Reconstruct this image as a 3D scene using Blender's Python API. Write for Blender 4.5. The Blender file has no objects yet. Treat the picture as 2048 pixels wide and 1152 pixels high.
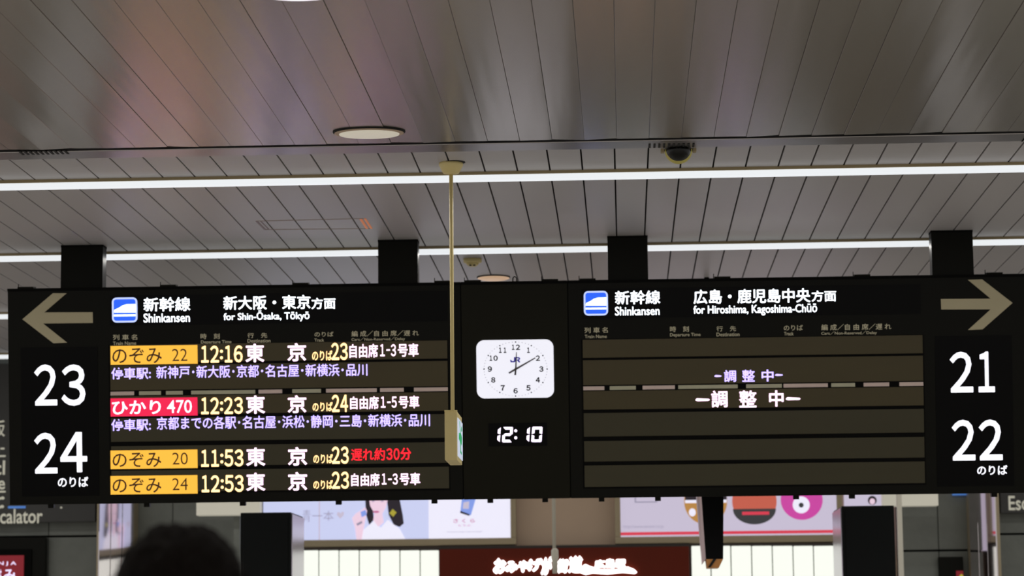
import bpy, bmesh, math, random
from mathutils import Vector, Matrix
random.seed(7)
SC = bpy.context.scene
COL = SC.collection

# ------------------------------------------------------------------ camera, world, lights, exposure
CAM = Vector((0, 0, 1.55))
YAW, PITCH, ROLL, FPX = -0.04394, 0.13948, -0.009916, 5000.0
_F = Vector((math.sin(YAW)*math.cos(PITCH), math.cos(YAW)*math.cos(PITCH), math.sin(PITCH)))
_R0 = Vector((math.cos(YAW), -math.sin(YAW), 0))
_U0 = _R0.cross(_F)
_R = math.cos(ROLL)*_R0 + math.sin(ROLL)*_U0
_U = -math.sin(ROLL)*_R0 + math.cos(ROLL)*_U0
cd = bpy.data.cameras.new('camera')
cd.sensor_width = 36; cd.lens = FPX*36/2048; cd.clip_end = 200
cd.dof.use_dof = True; cd.dof.focus_distance = 10.8; cd.dof.aperture_fstop = 4.4
cam = bpy.data.objects.new('camera', cd); COL.objects.link(cam)
m = Matrix((_R, _U, -_F)).transposed().to_4x4(); m.translation = CAM
cam.matrix_world = m
SC.camera = cam

w = bpy.data.worlds.new('concourse_air'); SC.world = w; w.use_nodes = True
w.node_tree.nodes['Background'].inputs[0].default_value = (1.0, 0.965, 0.935, 1)
w.node_tree.nodes['Background'].inputs[1].default_value = 0.62
SC.view_settings.view_transform = 'Standard'; SC.view_settings.look = 'None'
SC.view_settings.gamma = 1; SC.view_settings.use_curve_mapping = False
SC.view_settings.exposure = 0.0

H = 3.806            # ceiling height
YW = 19.75            # far wall


def area(name, loc, sx, sy, power, col=(1, .97, .92), rot=(0, 0, 0), spread=180):
    l = bpy.data.lights.new(name, 'AREA'); l.shape = 'RECTANGLE'; l.size = sx; l.size_y = sy
    l.energy = power; l.color = col; l.spread = math.radians(spread)
    o = bpy.data.objects.new(name, l); COL.objects.link(o); o.location = loc; o.rotation_euler = rot
    return o

# added unseen fill rows near the camera, then lamps under three strip lights
for yy, zz, sy, pw in ((-3.0, .06, .3, 90), (1.5, .06, .3, 90), (5.5, .06, .3, 90), (11.993, .0445, .026, 78), (14.293, .0445, .026, 78), (16.871, .0445, .026, 78)):
    area('strip_and_fill_light', (-.5, yy, H-zz), 13.5, sy, pw)

# ------------------------------------------------------------------ materials


def lin(c):
    c = c/255
    return c/12.92 if c <= .04045 else ((c+.055)/1.055)**2.4


def rgb(c): return (lin(c[0]), lin(c[1]), lin(c[2]), 1)


def mat(name, c, rough=.5, metal=0, em=0, emc=None, noise=0, nscale=6, bump=0, coat=0, spec=.5, aniso=0, stretch=None, bscale=None):
    m = bpy.data.materials.new(name); m.use_nodes = True
    nt = m.node_tree; b = nt.nodes['Principled BSDF']
    b.inputs['Base Color'].default_value = rgb(c)
    b.inputs['Roughness'].default_value = rough; b.inputs['Metallic'].default_value = metal
    b.inputs['Specular IOR Level'].default_value = spec
    if coat: b.inputs['Coat Weight'].default_value = coat; b.inputs['Coat Roughness'].default_value = .08
    if em:
        b.inputs['Emission Color'].default_value = rgb(emc or c); b.inputs['Emission Strength'].default_value = em
    if noise or bump:
        tc = nt.nodes.new('ShaderNodeTexCoord'); mp = nt.nodes.new('ShaderNodeMapping')
        nt.links.new(tc.outputs['Object'], mp.inputs[0])
        if stretch: mp.inputs['Scale'].default_value = stretch
        n = nt.nodes.new('ShaderNodeTexNoise'); n.inputs['Scale'].default_value = nscale; n.inputs['Detail'].default_value = 5
        nt.links.new(mp.outputs[0], n.inputs['Vector'])
        if noise:
            r = nt.nodes.new('ShaderNodeMix'); r.data_type = 'RGBA'; r.blend_type = 'MIX'
            k1 = tuple(max(0, v*(1-noise)) for v in rgb(c)[:3])+(1,); k2 = tuple(v*(1+noise) for v in rgb(c)[:3])+(1,)
            r.inputs[6].default_value = k1; r.inputs[7].default_value = k2
            nt.links.new(n.outputs[0], r.inputs[0]); nt.links.new(r.outputs[2], b.inputs['Base Color'])
        if bump:
            n2 = nt.nodes.new('ShaderNodeTexNoise'); n2.inputs['Scale'].default_value = bscale or nscale*3
            nt.links.new(mp.outputs[0], n2.inputs['Vector'])
            bp = nt.nodes.new('ShaderNodeBump'); bp.inputs['Strength'].default_value = bump; bp.inputs['Distance'].default_value = .01
            nt.links.new(n2.outputs[0], bp.inputs['Height']); nt.links.new(bp.outputs[0], b.inputs['Normal'])
    if aniso:
        b.inputs['Anisotropic'].default_value = aniso
    return m


M = dict(
    plank=mat('painted_aluminium_plank', (178, 175, 176), .45, 0, noise=.03, nscale=2),
    void=mat('dark_ceiling_void', (14, 13, 12), .9, noise=.1),
    metal=mat('brushed_steel_plank', (186, 180, 172), .27, .76, noise=.10, nscale=3, bump=.05, stretch=(9, .35, 1), bscale=5),
    trim=mat('satin_aluminium_trim', (165, 160, 160), .3, .85, noise=.05),
    slot=mat('black_slot_and_shade', (8, 7, 5), .8, noise=.1),
    tube=mat('lit_white_diffuser', (120, 122, 125), .4, em=.86, emc=(246, 250, 253), noise=.01),
    housing=mat('beige_luminaire_housing', (150, 135, 100), .5, noise=.05),
    black=mat('black_painted_steel', (11, 11, 6), .45, spec=.1, noise=.12, nscale=3),
    black2=mat('olive_black_cabinet', (19, 18, 8), .45, spec=.1, noise=.12, nscale=3),
    joint=mat('black_joint', (5, 5, 4), .8, spec=.1, noise=.1),
    panelblack=mat('gloss_black_acrylic', (2, 2, 2), .35, spec=.08, noise=.1),
    screen=mat('olive_brown_led_glass', (62, 54, 28), .35, spec=.3, noise=.10, nscale=2.0, stretch=(1, 1, 6)),
    screen2=mat('darker_led_glass', (52, 48, 28), .35, spec=.3, noise=.10, nscale=2.0, stretch=(1, 1, 6)),
    arrow=mat('reflective_beige_film', (172, 163, 133), .6, noise=.04),
    white=mat('backlit_white', (235, 235, 245), .4, em=1.0, emc=(236, 238, 246)),
    hwhite=mat('bright_backlit_white', (240, 245, 255), .4, em=2.0, emc=(238, 246, 252)),
    heading=mat('faded_cream_print', (205, 198, 168), .6, noise=.05),
    blue=mat('backlit_blue', (30, 90, 245), .4, em=.85, emc=(30, 92, 250)),
    paleblue=mat('backlit_pale_blue', (190, 205, 250), .4, em=.9, emc=(185, 200, 250)),
    amber=mat('amber_led_plate', (160, 115, 40), .5, em=.92, emc=(253, 190, 62), noise=.05),
    red=mat('crimson_led_plate', (150, 15, 45), .5, em=.92, emc=(238, 24, 76)),
    inktext=mat('brown_unlit_led', (70, 30, 0), .6, noise=.1),
    pinktext=mat('pink_white_led', (255, 225, 235), .5, em=1.6, emc=(255, 220, 235)),
    ledyellow=mat('warm_yellow_led', (255, 215, 150), .5, em=1.7, emc=(255, 212, 150)),
    ledwhite=mat('pinkish_white_led', (250, 220, 245), .5, em=1.6, emc=(252, 216, 244)),
    ledpurple=mat('lavender_led', (190, 175, 255), .5, em=1.5, emc=(186, 170, 252)),
    ledred=mat('red_led', (240, 25, 40), .5, em=1.7, emc=(242, 22, 40)),
    ledclock=mat('violet_white_led', (245, 230, 255), .5, em=1.8, emc=(245, 228, 255)),
    clockface=mat('backlit_clock_dial', (150, 150, 156), .4, em=.84, emc=(243, 243, 254)),
    clockgrey=mat('clock_grey', (30, 27, 36), .6),
    handgrey=mat('hand_grey', (95, 92, 96), .6),
    clockpale=mat('clock_pale_grey', (175, 172, 182), .6),
    clockdark=mat('clock_dark', (50, 44, 44), .6),
    emblem=mat('emblem_blue', (70, 60, 215), .5),
    cream=mat('aged_cream_plastic', (222, 204, 142), .5, noise=.06, nscale=9),
    exitwhite=mat('exit_sign_white', (205, 215, 235), .4, em=.5, emc=(205, 215, 240)),
    exitgreen=mat('exit_sign_green', (20, 165, 95), .4, em=.5, emc=(20, 170, 95)),
    domeglass=mat('black_dome_glass', (5, 5, 3), .2, spec=.3),
    domeshell=mat('yellowed_dome_shell', (190, 180, 90), .5, noise=.05),
    downlight=mat('downlight_glass', (200, 195, 180), .5, em=.48, emc=(212, 205, 188), noise=.03, nscale=60),
    downlightlit=mat('downlight_glass_lit', (240, 240, 240), .5, em=1.0, emc=(235, 232, 240)),
    warmlight=mat('warm_downlight_glass', (205, 180, 155), .5, em=.5, emc=(215, 178, 145)),
    wall=mat('dark_wall_paint', (34, 33, 31), .7, noise=.1),
    stone=mat('grey_green_slate', (104, 108, 102), .55, noise=.22, nscale=9, bump=.25),
    beige=mat('taupe_wall_panel', (188, 164, 140), .5, noise=.04),
    frame=mat('bronze_frame_metal', (160, 147, 120), .38, .4, noise=.05),
    brown=mat('dark_red_brown_fascia', (92, 28, 10), .5, spec=.15, noise=.15, nscale=2),
    brownband=mat('near_black_brown_band', (34, 24, 14), .5, noise=.1),
    tile=mat('backlit_frosted_panel', (135, 138, 132), .4, em=.93, emc=(249, 252, 242)),
    tilelow=mat('backlit_green_white_panel', (215, 238, 228), .4, em=.82, emc=(214, 236, 226)),
    poster=mat('backlit_lavender_poster', (120, 124, 145), .35, em=.80, emc=(212, 218, 254), noise=.03, nscale=1.5),
    poster2=mat('backlit_white_poster', (135, 135, 145), .35, em=.88, emc=(240, 238, 255)),
    poster3=mat('backlit_pale_pink_poster', (120, 116, 128), .35, em=.68, emc=(222, 212, 236), noise=.02),
    pblue=mat('poster_blue', (150, 175, 240), .4, em=.6, emc=(120, 150, 238)),
    pink=mat('poster_skin', (228, 196, 212), .4, em=.72, emc=(232, 204, 226)),
    hairprint=mat('poster_hair', (45, 36, 50), .5, em=.12, emc=(60, 50, 66)),
    pgold=mat('poster_gold', (190, 180, 60), .5, em=.4, emc=(190, 180, 60)),
    protext=mat('poster_rose_ink', (205, 120, 160), .5, em=.45, emc=(205, 110, 160)),
    pgrey=mat('poster_grey_ink', (165, 160, 185), .5, em=.45, emc=(165, 160, 185)),
    porange=mat('poster_orange', (205, 100, 82), .5, em=.5, emc=(210, 100, 80)),
    pdark=mat('poster_charcoal', (64, 66, 70), .5, em=.3, emc=(66, 68, 72)),
    pmag=mat('poster_magenta', (205, 70, 165), .5, em=.55, emc=(212, 72, 172)),
    ptan=mat('poster_tan', (192, 140, 72), .5, em=.5, emc=(196, 144, 76)),
    pred=mat('poster_red', (215, 60, 82), .5, em=.6, emc=(218, 58, 80)),
    neon=mat('glowing_white_script', (255, 250, 248), .4, em=3.2, emc=(255, 246, 246)),
    cabinet=mat('black_green_cabinet', (10, 13, 13), .5, spec=.12, noise=.08),
    cabside=mat('polished_cabinet_side', (185, 178, 190), .22, .9, noise=.04),
    mirror=mat('polished_pilaster', (205, 198, 200), .05, 1.0, noise=.02),
    signgrey=mat('charcoal_sign_panel', (44, 44, 42), .5, noise=.06),
    signtext=mat('sign_warm_white', (178, 176, 160), .5, em=.42, emc=(196, 194, 178)),
    creambox=mat('cream_sign_box', (188, 184, 170), .5, em=.36, emc=(205, 202, 186), noise=.03),
    redsign=mat('lit_red_sign', (120, 18, 32), .5, em=.55, emc=(125, 14, 30)),
    redtext=mat('lit_red_sign_text', (225, 215, 245), .5, em=.9, emc=(225, 215, 248)),
    bluelit=mat('blue_lit_strip', (80, 130, 200), .5, em=.5, emc=(70, 120, 200)),
    strip=mat('painted_pale_reflection', (196, 176, 168), .45, noise=.12, nscale=12),  # pale pieces painted as a light line mirrored in the screens
    stripg=mat('painted_green_reflection', (164, 162, 138), .45, noise=.15, nscale=12),
    copper=mat('glowing_copper_bar', (255, 150, 80), .5, em=.12),  # faint glow put into the bars, which are no lamps
    mauve=mat('mauve_bar', (132, 112, 112), .5),
    hatchline=mat('tan_hatch_line', (150, 132, 118), .5),
    rodwhite=mat('white_hanging_rod', (196, 192, 178), .5, noise=.03),
    orange=mat('amber_brown_end', (190, 130, 70), .4, noise=.3, nscale=14),
    pinkside=mat('painted_lit_pink_side', (188, 166, 168), .3, .4, noise=.08, nscale=3),
    floor=mat('polished_terrazzo', (190, 186, 178), .3, noise=.12, nscale=14),
    skin=mat('skin', (196, 150, 124), .55, noise=.04),
    hair=mat('black_hair', (9, 5, 3), .9, spec=.1, noise=.35, nscale=30),
    coat=mat('dark_navy_jacket', (28, 30, 38), .8, noise=.1),
    trousers=mat('charcoal_trousers', (36, 35, 36), .85, noise=.1),
    shoe=mat('black_shoe_leather', (15, 13, 12), .4, noise=.1),
    addedglow=mat('added_warm_glow', (215, 150, 105), .5, em=.55, emc=(225, 150, 100)),  # glow of an added panel, meant for the ceiling reflections
    shopgrey=mat('grey_shop_wall', (150, 140, 138), .6, noise=.05),
    addeddark=mat('added_dark_section', (40, 42, 42), .6, noise=.1),
    shopyellow=mat('warm_yellow_shop_panel', (190, 175, 90), .5, em=.3, emc=(190, 175, 90)),
)

# slow waves along the steel planks, laid out in the hall so that they differ from plank to plank
_m = M['metal']; _nt = _m.node_tree; _b = _nt.nodes['Principled BSDF']
_g = _nt.nodes.new('ShaderNodeNewGeometry'); _mp = _nt.nodes.new('ShaderNodeMapping'); _mp.inputs['Scale'].default_value = (4.5, .25, 1)
_n = _nt.nodes.new('ShaderNodeTexNoise'); _n.inputs['Scale'].default_value = 1.0; _n.inputs['Detail'].default_value = 2.5
_bp = _nt.nodes.new('ShaderNodeBump'); _bp.inputs['Strength'].default_value = .3; _bp.inputs['Distance'].default_value = .03
_nt.links.new(_g.outputs['Position'], _mp.inputs[0]); _nt.links.new(_mp.outputs[0], _n.inputs['Vector'])
_nt.links.new(_n.outputs[0], _bp.inputs['Height']); _nt.links.new(_bp.outputs[0], _b.inputs['Normal'])

# ------------------------------------------------------------------ helpers
MW = {}


def link(name, me, parent=None, label=None, cat=None, group=None, kind=None, origin=None):
    """me holds world coordinates; the object gets an origin of its own or lives in its parent's frame."""
    o = bpy.data.objects.new(name, me); COL.objects.link(o)
    if parent is not None:
        me.transform(MW[parent.name].inverted()); o.parent = parent
        MW[o.name] = MW[parent.name]
    else:
        if origin is None:
            xs = [v.co for v in me.vertices]
            origin = Vector(((min(v.x for v in xs)+max(v.x for v in xs))/2, (min(v.y for v in xs)+max(v.y for v in xs))/2, min(v.z for v in xs)))
        me.transform(Matrix.Translation(-origin)); o.location = origin
        MW[o.name] = Matrix.Translation(origin)
    props(o, label, cat, group, kind)
    return o


def props(o, label=None, cat=None, group=None, kind=None):
    if label: o['label'] = label
    if cat: o['category'] = cat
    if group: o['group'] = group
    if kind: o['kind'] = kind


def empty(name, loc, label, cat, group=None, rot=None, kind=None):
    o = bpy.data.objects.new(name, None); COL.objects.link(o); o.empty_display_size = .1
    mm = Matrix.Translation(Vector(loc))
    if rot is not None: mm = mm @ rot.to_4x4()
    o.matrix_world = mm; MW[o.name] = mm
    props(o, label, cat, group, kind)
    return o


def mesh(verts, faces, m, smooth=False):
    me = bpy.data.meshes.new('mesh'); me.from_pydata([tuple(v) for v in verts], [], faces)
    bm = bmesh.new(); bm.from_mesh(me); bmesh.ops.recalc_face_normals(bm, faces=bm.faces); bm.to_mesh(me); bm.free()
    me.materials.append(M[m] if isinstance(m, str) else m)
    if smooth:
        for p in me.polygons: p.use_smooth = True
    return me


BOXF = [(0, 1, 2, 3), (4, 7, 6, 5), (0, 4, 5, 1), (1, 5, 6, 2), (2, 6, 7, 3), (3, 7, 4, 0)]


def hexa(p8, m, bev=0):
    me = mesh(p8, BOXF, m)
    if bev:
        bm = bmesh.new(); bm.from_mesh(me)
        bmesh.ops.bevel(bm, geom=bm.edges[:], offset=bev, segments=2, affect='EDGES', profile=.6)
        bm.to_mesh(me); bm.free()
    return me


def box(x0, x1, y0, y1, z0, z1, m, bev=0):
    return hexa([(x0, y0, z0), (x1, y0, z0), (x1, y1, z0), (x0, y1, z0), (x0, y0, z1), (x1, y0, z1), (x1, y1, z1), (x0, y1, z1)], m, bev)


def lathe(profile, c, m, seg=32, axis='Z', smooth=True, sy=1):
    vs, fs = [], []
    for r, h in profile:
        for i in range(seg):
            a = 2*math.pi*i/seg
            if axis == 'Z': vs.append((c[0]+r*math.cos(a), c[1]+sy*r*math.sin(a), c[2]+h))
            else: vs.append((c[0]+r*math.cos(a), c[1]+h, c[2]+r*math.sin(a)))
    n = len(profile)
    for k in range(n-1):
        for i in range(seg):
            j = (i+1) % seg
            fs.append((k*seg+i, k*seg+j, (k+1)*seg+j, (k+1)*seg+i))
    fs.append(tuple(range(seg))); fs.append(tuple(range((n-1)*seg, n*seg)))
    me = mesh(vs, fs, m, smooth)
    for p in me.polygons:
        if len(p.vertices) > 4: p.use_smooth = False
    return me


def ray(x, y):
    d = (x-1024)*_R-(y-576)*_U+FPX*_F
    return d/d.y


def at(x, y, Y): return CAM+ray(x, y)*Y


class Frame:
    """A plane that stands in the hall: origin, right, up, and the normal towards the viewer."""
    def __init__(s, o, ux, uy):
        s.o, s.ux, s.uy = Vector(o), Vector(ux).normalized(), Vector(uy).normalized(); s.n = s.ux.cross(s.uy)

    def uv(s, x, y):
        d = ray(x, y); t = (s.o-CAM).dot(s.n)/d.dot(s.n); p = CAM+d*t-s.o
        return p.dot(s.ux), p.dot(s.uy)

    def W(s, u, v, d=0): return s.o+s.ux*u+s.uy*v+s.n*d

    def rect(s, x0, y0, x1, y1):
        xm, ym = (x0+x1)/2, (y0+y1)/2
        return s.uv(x0, ym)[0], s.uv(x1, ym)[0], s.uv(xm, y1)[1], s.uv(xm, y0)[1]

    def ubox(s, u0, u1, v0, v1, d0, d1, m, bev=0):
        W = s.W
        return hexa([W(u0, v0, d0), W(u1, v0, d0), W(u1, v0, d1), W(u0, v0, d1), W(u0, v1, d0), W(u1, v1, d0), W(u1, v1, d1), W(u0, v1, d1)], m, bev)

    def pbox(s, x0, y0, x1, y1, d0, d1, m, bev=0):
        a = s.rect(x0, y0, x1, y1); return s.ubox(*a, d0, d1, m, bev)

    def poly(s, uvs, d0, d1, m):
        n = len(uvs); vs = [s.W(u, v, d0) for u, v in uvs]+[s.W(u, v, d1) for u, v in uvs]
        fs = [tuple(range(n)), tuple(range(n, 2*n))]+[(i, (i+1) % n, n+(i+1) % n, n+i) for i in range(n)]
        return mesh(vs, fs, m)

    def ppoly(s, pts, d0, d1, m): return s.poly([s.uv(*p) for p in pts], d0, d1, m)

    def rrect(s, x0, y0, x1, y1, r, d0, d1, m, seg=6):
        u0, u1, v0, v1 = s.rect(x0, y0, x1, y1); k = r*(u1-u0)/(x1-x0); pts = []
        for cx, cy, a0 in ((u1-k, v1-k, 0), (u0+k, v1-k, 90), (u0+k, v0+k, 180), (u1-k, v0+k, 270)):
            for i in range(seg+1):
                a = math.radians(a0+90*i/seg); pts.append((cx+k*math.cos(a), cy+k*math.sin(a)))
        return s.poly(pts, d0, d1, m)

    def disc(s, cx, cy, rx, ry, d0, d1, m, seg=28, a0=0, a1=360):
        u0, u1, v0, v1 = s.rect(cx-rx, cy-ry, cx+rx, cy+ry); uc, vc = (u0+u1)/2, (v0+v1)/2
        full = a1-a0 >= 360
        pts = [(uc+(u1-u0)/2*math.cos(math.radians(a0+(a1-a0)*i/(seg if full else seg-1))), vc+(v1-v0)/2*math.sin(math.radians(a0+(a1-a0)*i/(seg if full else seg-1)))) for i in range(seg)]
        return s.poly(pts, d0, d1, m)


TEXTS = []


def text(fr, s, x0, y0, x1, y1, m, parent, d=.004, bold=0.0, name='lettering', label=None, off=.006, slant=0):
    """lettering that fills the given box on the frame's plane"""
    c = bpy.data.curves.new('t', 'FONT'); c.body = s; c.size = 1; c.offset = off; c.resolution_u = 3
    o = bpy.data.objects.new('t', c); COL.objects.link(o)
    TEXTS.append((o, fr, fr.rect(x0, y0, x1, y1), m, parent, d, bold, name, label, slant))


def flush_texts():
    bpy.context.view_layer.update()
    dg = bpy.context.evaluated_depsgraph_get()
    out = []
    for t in TEXTS:
        out.append(bpy.data.meshes.new_from_object(t[0].evaluated_get(dg)))
    for me, (o, fr, (u0, u1, v0, v1), m, parent, d, bold, name, label, slant) in zip(out, TEXTS):
        bpy.data.objects.remove(o)
        vs = [v.co.copy() for v in me.vertices]; fs = [tuple(p.vertices) for p in me.polygons]
        V, Fc = [], []
        sh = [(0, 0)] if not bold else [(-bold, 0), (bold, 0), (0, bold), (0, -bold)]
        for k, (dx, dy) in enumerate(sh):
            b = len(V); V += [(v.x+dx+slant*v.y, v.y+dy, k) for v in vs]; Fc += [tuple(i+b for i in f) for f in fs]
        xa, xb = min(v[0] for v in V), max(v[0] for v in V); ya, yb = min(v[1] for v in V), max(v[1] for v in V)
        P = [fr.W(u0+(x-xa)/(xb-xa)*(u1-u0), v0+(y-ya)/(yb-ya)*(v1-v0), d+k*.0002) for x, y, k in V]
        me2 = bpy.data.meshes.new('lettering'); me2.from_pydata([tuple(p) for p in P], [], Fc)
        me2.materials.append(M[m])
        link(name, me2, parent, label)
    TEXTS.clear()

# ------------------------------------------------------------------ room shell
X0, X1 = -7.5, 6.5
link('floor', box(X0-3, X1+3, -6, 24, -.1, 0, 'floor'), kind='structure', label='pale polished concourse floor', cat='floor')
YE = 11.215           # edge of the steel ceiling
YT0, YT1 = 11.272, 11.445
PW, PWM = .1581, .1475
XS = .139
ceil = link('ceiling', box(X0-.1, X1+.1, YT0-.1, YW+.3, H+.02, H+.12, 'void'), kind='structure', label='matt grey plank ceiling with narrow dark seams', cat='ceiling')
base = None
k0, k1 = int((X0-XS)/PW), int((X1-XS)/PW)
src = box(.004, PW-.004, YT1, YW+.05, H, H+.018, 'plank', .0015)
for k in range(k0, k1):
    me = src.copy() if base is None else base
    if base is None:
        base = me; me.transform(MW['ceiling'].inverted())
    o = bpy.data.objects.new('ceiling_plank', me); COL.objects.link(o); o.parent = ceil
    o.location = (XS+k*PW, 0, 0)
steel = link('ceiling', box(X0-.1, X1+.1, 3, YT0-.1, H+.02, H+.12, 'void'), kind='structure', label='brushed steel plank ceiling with faint coloured reflections', cat='ceiling')
base = None
src = box(.0007, PWM-.0007, 3.0, YE, H, H+.014, 'metal', .001)
cx = PWM/2; src.transform(Matrix.Translation((-cx, 0, -H)))
k0, k1 = int((X0-XS)/PWM), int((X1-XS)/PWM)
for k in range(k0, k1):
    o = bpy.data.objects.new('steel_plank', src); COL.objects.link(o); o.parent = steel
    o.location = MW[steel.name].inverted() @ Vector((XS+k*PWM+cx, 0, H))
    o.rotation_euler = (random.uniform(-.0001, .0001), random.gauss(0, .02), 0)
# aluminium trim between the two ceilings
tr = link('trim_1', box(X0, X1, YT0, YT1, H-.001, H+.03, 'trim', .003), kind='structure', label='satin aluminium trim strip between the two ceilings', cat='trim')
link('shadow_gap', box(X0, X1, YE-.002, YT0+.002, H+.002, H+.012, 'joint'), tr)
for xa, xb, yc in ((38, 140, 305), (1295, 1392, 291)):
    a = CAM+ray(xa, yc)*((H-1.55)/ray(xa, yc).z); b = CAM+ray(xb, yc)*((H-1.55)/ray(xb, yc).z)
    st = (b.x-a.x)/10
    for i in range(10):
        link('vent_slot', box(a.x+st*i+st*.2, a.x+st*(i+1)-st*.34, a.y-.045, a.y+.045, H-.0035, H, 'slot'), tr)
link('trim_2', box(1.86, 1.866, YT0, YT1, H-.003, H, 'joint'), kind='structure', label='butt joint in the aluminium ceiling trim', cat='trim')

# luminaires: continuous rows
for i, (yy, lab) in enumerate(((11.972, 'long white strip light nearest to the steel ceiling'), (14.272, 'long white strip light passing behind the sign posts'),
                               (16.85, 'strip light glimpsed left of the sign, above the other'), (19.25, 'strip light glimpsed left of the sign, close to the far wall'))):
    t = empty('strip_light', (-.5, yy, H), lab, 'light', 'strip lights in rows on the plank ceiling')
    link('diffuser', box(X0, X1, yy, yy+.042, H-.043, H-.0135, 'tube', .004), t)
    link('housing', box(X0, X1, yy-.008, yy+.050, H-.014, H, 'housing'), t)

# far wall
link('wall_back', box(X0-.5, X1+.5, YW+.05, YW+.25, 0, H+.1, 'wall'), kind='structure', label='dark wall at the back of the concourse', cat='wall')
WL = Frame((0, YW, 0), (1, 0, 0), (0, 0, 1))


def wf(Y): return Frame((0, Y, 0), (1, 0, 0), (0, 0, 1))


def z_of(y, Y, x=1024): return at(x, y, Y).z


def x_of(x, Y, y=1080): return at(x, y, Y).x


# ------------------------------------------------------------------ sign boards
SF = 13.95/13.6
BF = Frame((-.3949*SF, 13.95, 1.55+1.9483*SF), (math.cos(.0092), math.sin(.0092), 0), Vector((0, 0, 1))*math.cos(.1222)+Vector((math.sin(.0092), -math.cos(.0092), 0))*math.sin(.1222))
BH = -1.196*SF
UL, US1, US2 = -3.001*SF, -.4861*SF, .1024*SF
UR = US1+US2-UL
ROT = Matrix((BF.ux, -BF.n, BF.uy)).transposed()
TH = .15


def board(u0, u1, label, cat, m):
    t = empty('departure_board' if cat == 'departure board' else 'clock_cabinet', BF.W((u0+u1)/2, BH, 0), label, cat, 'overhead sign units' , ROT)
    link('cabinet', BF.ubox(u0+.002, u1-.002, BH, 0, -TH, 0, m, .004), t)
    link('cabinet_lip', BF.ubox(u0+.002, u1-.002, -.016, 0, 0, .006, 'joint'), t, 'black top lip')
    return t


def posts(t, spec):
    for xa, xb, yt in spec:
        Y = 14.0; zb = BF.W(0, 0, 0).z
        a = at(xa, 530, Y).x; b = at(xb, 530, Y).x
        link('hanging_post', box(a, b, Y, Y+.10, zb-.03, H, 'black', .003), t)
        link('post_collar', box(a-.001, b+.001, Y-.001, Y+.101, H-.012, H, 'joint'), t)


def latches(t, xs, y0s, top=True):
    for x, y in xs:
        u, v = BF.uv(x, y)
        if top:
            link('bracket', BF.ubox(u-.045, u+.045, -.002, .010, -.08, -.01, 'black2'), t)
            link('bracket_pin', BF.ubox(u-.05, u-.046, .0, .026, -.05, -.045, 'black'), t)
        else:
            link('latch', BF.ubox(u-.016, u+.016, BH-.022, BH+.002, -.06, -.02, 'black'), t)


LB = board(UL, US1, 'left departure board listing four trains, under a left arrow and tracks 23 and 24', 'departure board', 'black')
CB = board(US1, US2, 'narrow black middle unit with a lit analogue clock above digits 12:10', 'clock', 'black2')
RB = board(US2, UR, 'right departure board with an empty screen, right arrow and tracks 21 and 22', 'departure board', 'black')
posts(LB, ((121.5, 205.5, 489), (756, 835.5, 481))); posts(RB, ((1215.5, 1296, 477), (1864, 1947.5, 462)))
latches(LB, [(50, 577), (335, 570), (600, 567), (885, 564)], 0); latches(CB, [(945, 563), (1100, 561)], 0); latches(RB, [(1175, 556), (1445, 552), (1725, 550), (1990, 546)], 0)
latches(LB, [(484, 1003), (868, 997), (100, 1009), (292, 1006), (676, 1000)], 0, False); latches(CB, [(980, 994), (1090, 993)], 0, False)
latches(RB, [(1203, 991), (1316, 991), (1593, 989), (1705, 988), (1990, 988)], 0, False)
for uu in (US1, US2): link('unit_joint', BF.ubox(uu-.0018, uu+.0018, BH+.001, -.001, -TH+.005, -.006, 'joint'), CB)
# hook on top of the clock unit
hk = []
u, v = BF.uv(1029, 560)
for k in range(9):
    a = math.pi*k/8
    c = BF.W(u+.011*math.cos(a), .012+.016*math.sin(a), -.05)
    hk.append(c)


def tube(pts, r, m, seg=8):
    vs, fs = [], []
    for i, p in enumerate(pts):
        p = Vector(p); d = (Vector(pts[min(i+1, len(pts)-1)])-Vector(pts[max(i-1, 0)])).normalized()
        a = d.orthogonal().normalized() if abs(d.y) > .9 else d.cross(Vector((0, 1, 0))).normalized(); b = d.cross(a)
        for k in range(seg):
            t = 2*math.pi*k/seg; vs.append(p+a*(r*math.cos(t))+b*(r*math.sin(t)))
    for i in range(len(pts)-1):
        for k in range(seg):
            j = (k+1) % seg; fs.append((i*seg+k, i*seg+j, (i+1)*seg+j, (i+1)*seg+k))
    fs += [tuple(range(seg)), tuple(range((len(pts)-1)*seg, len(pts)*seg))]
    return mesh(vs, fs, m, True)


link('hook', tube([hk[0]-BF.uy*.014]+hk+[hk[-1]-BF.uy*.014], .0035, 'black'), CB)

# arrows
link('arrow', BF.ppoly([(45, 638.5), (106, 586.5), (133.5, 586.5), (89, 624.8), (185.5, 624.5), (186, 646), (86.5, 647), (134.5, 685.3), (107, 686.5)], .001, .004, 'arrow'), LB, 'beige arrow pointing left')
link('arrow', BF.ppoly([(2025, 605.8), (1964, 558.7), (1935.7, 559.7), (1981, 597.3), (1881.5, 598), (1882.3, 619), (1981, 618.8), (1935.7, 660), (1965, 658.7)], .001, .004, 'arrow'), RB, 'beige arrow pointing right')
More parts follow.
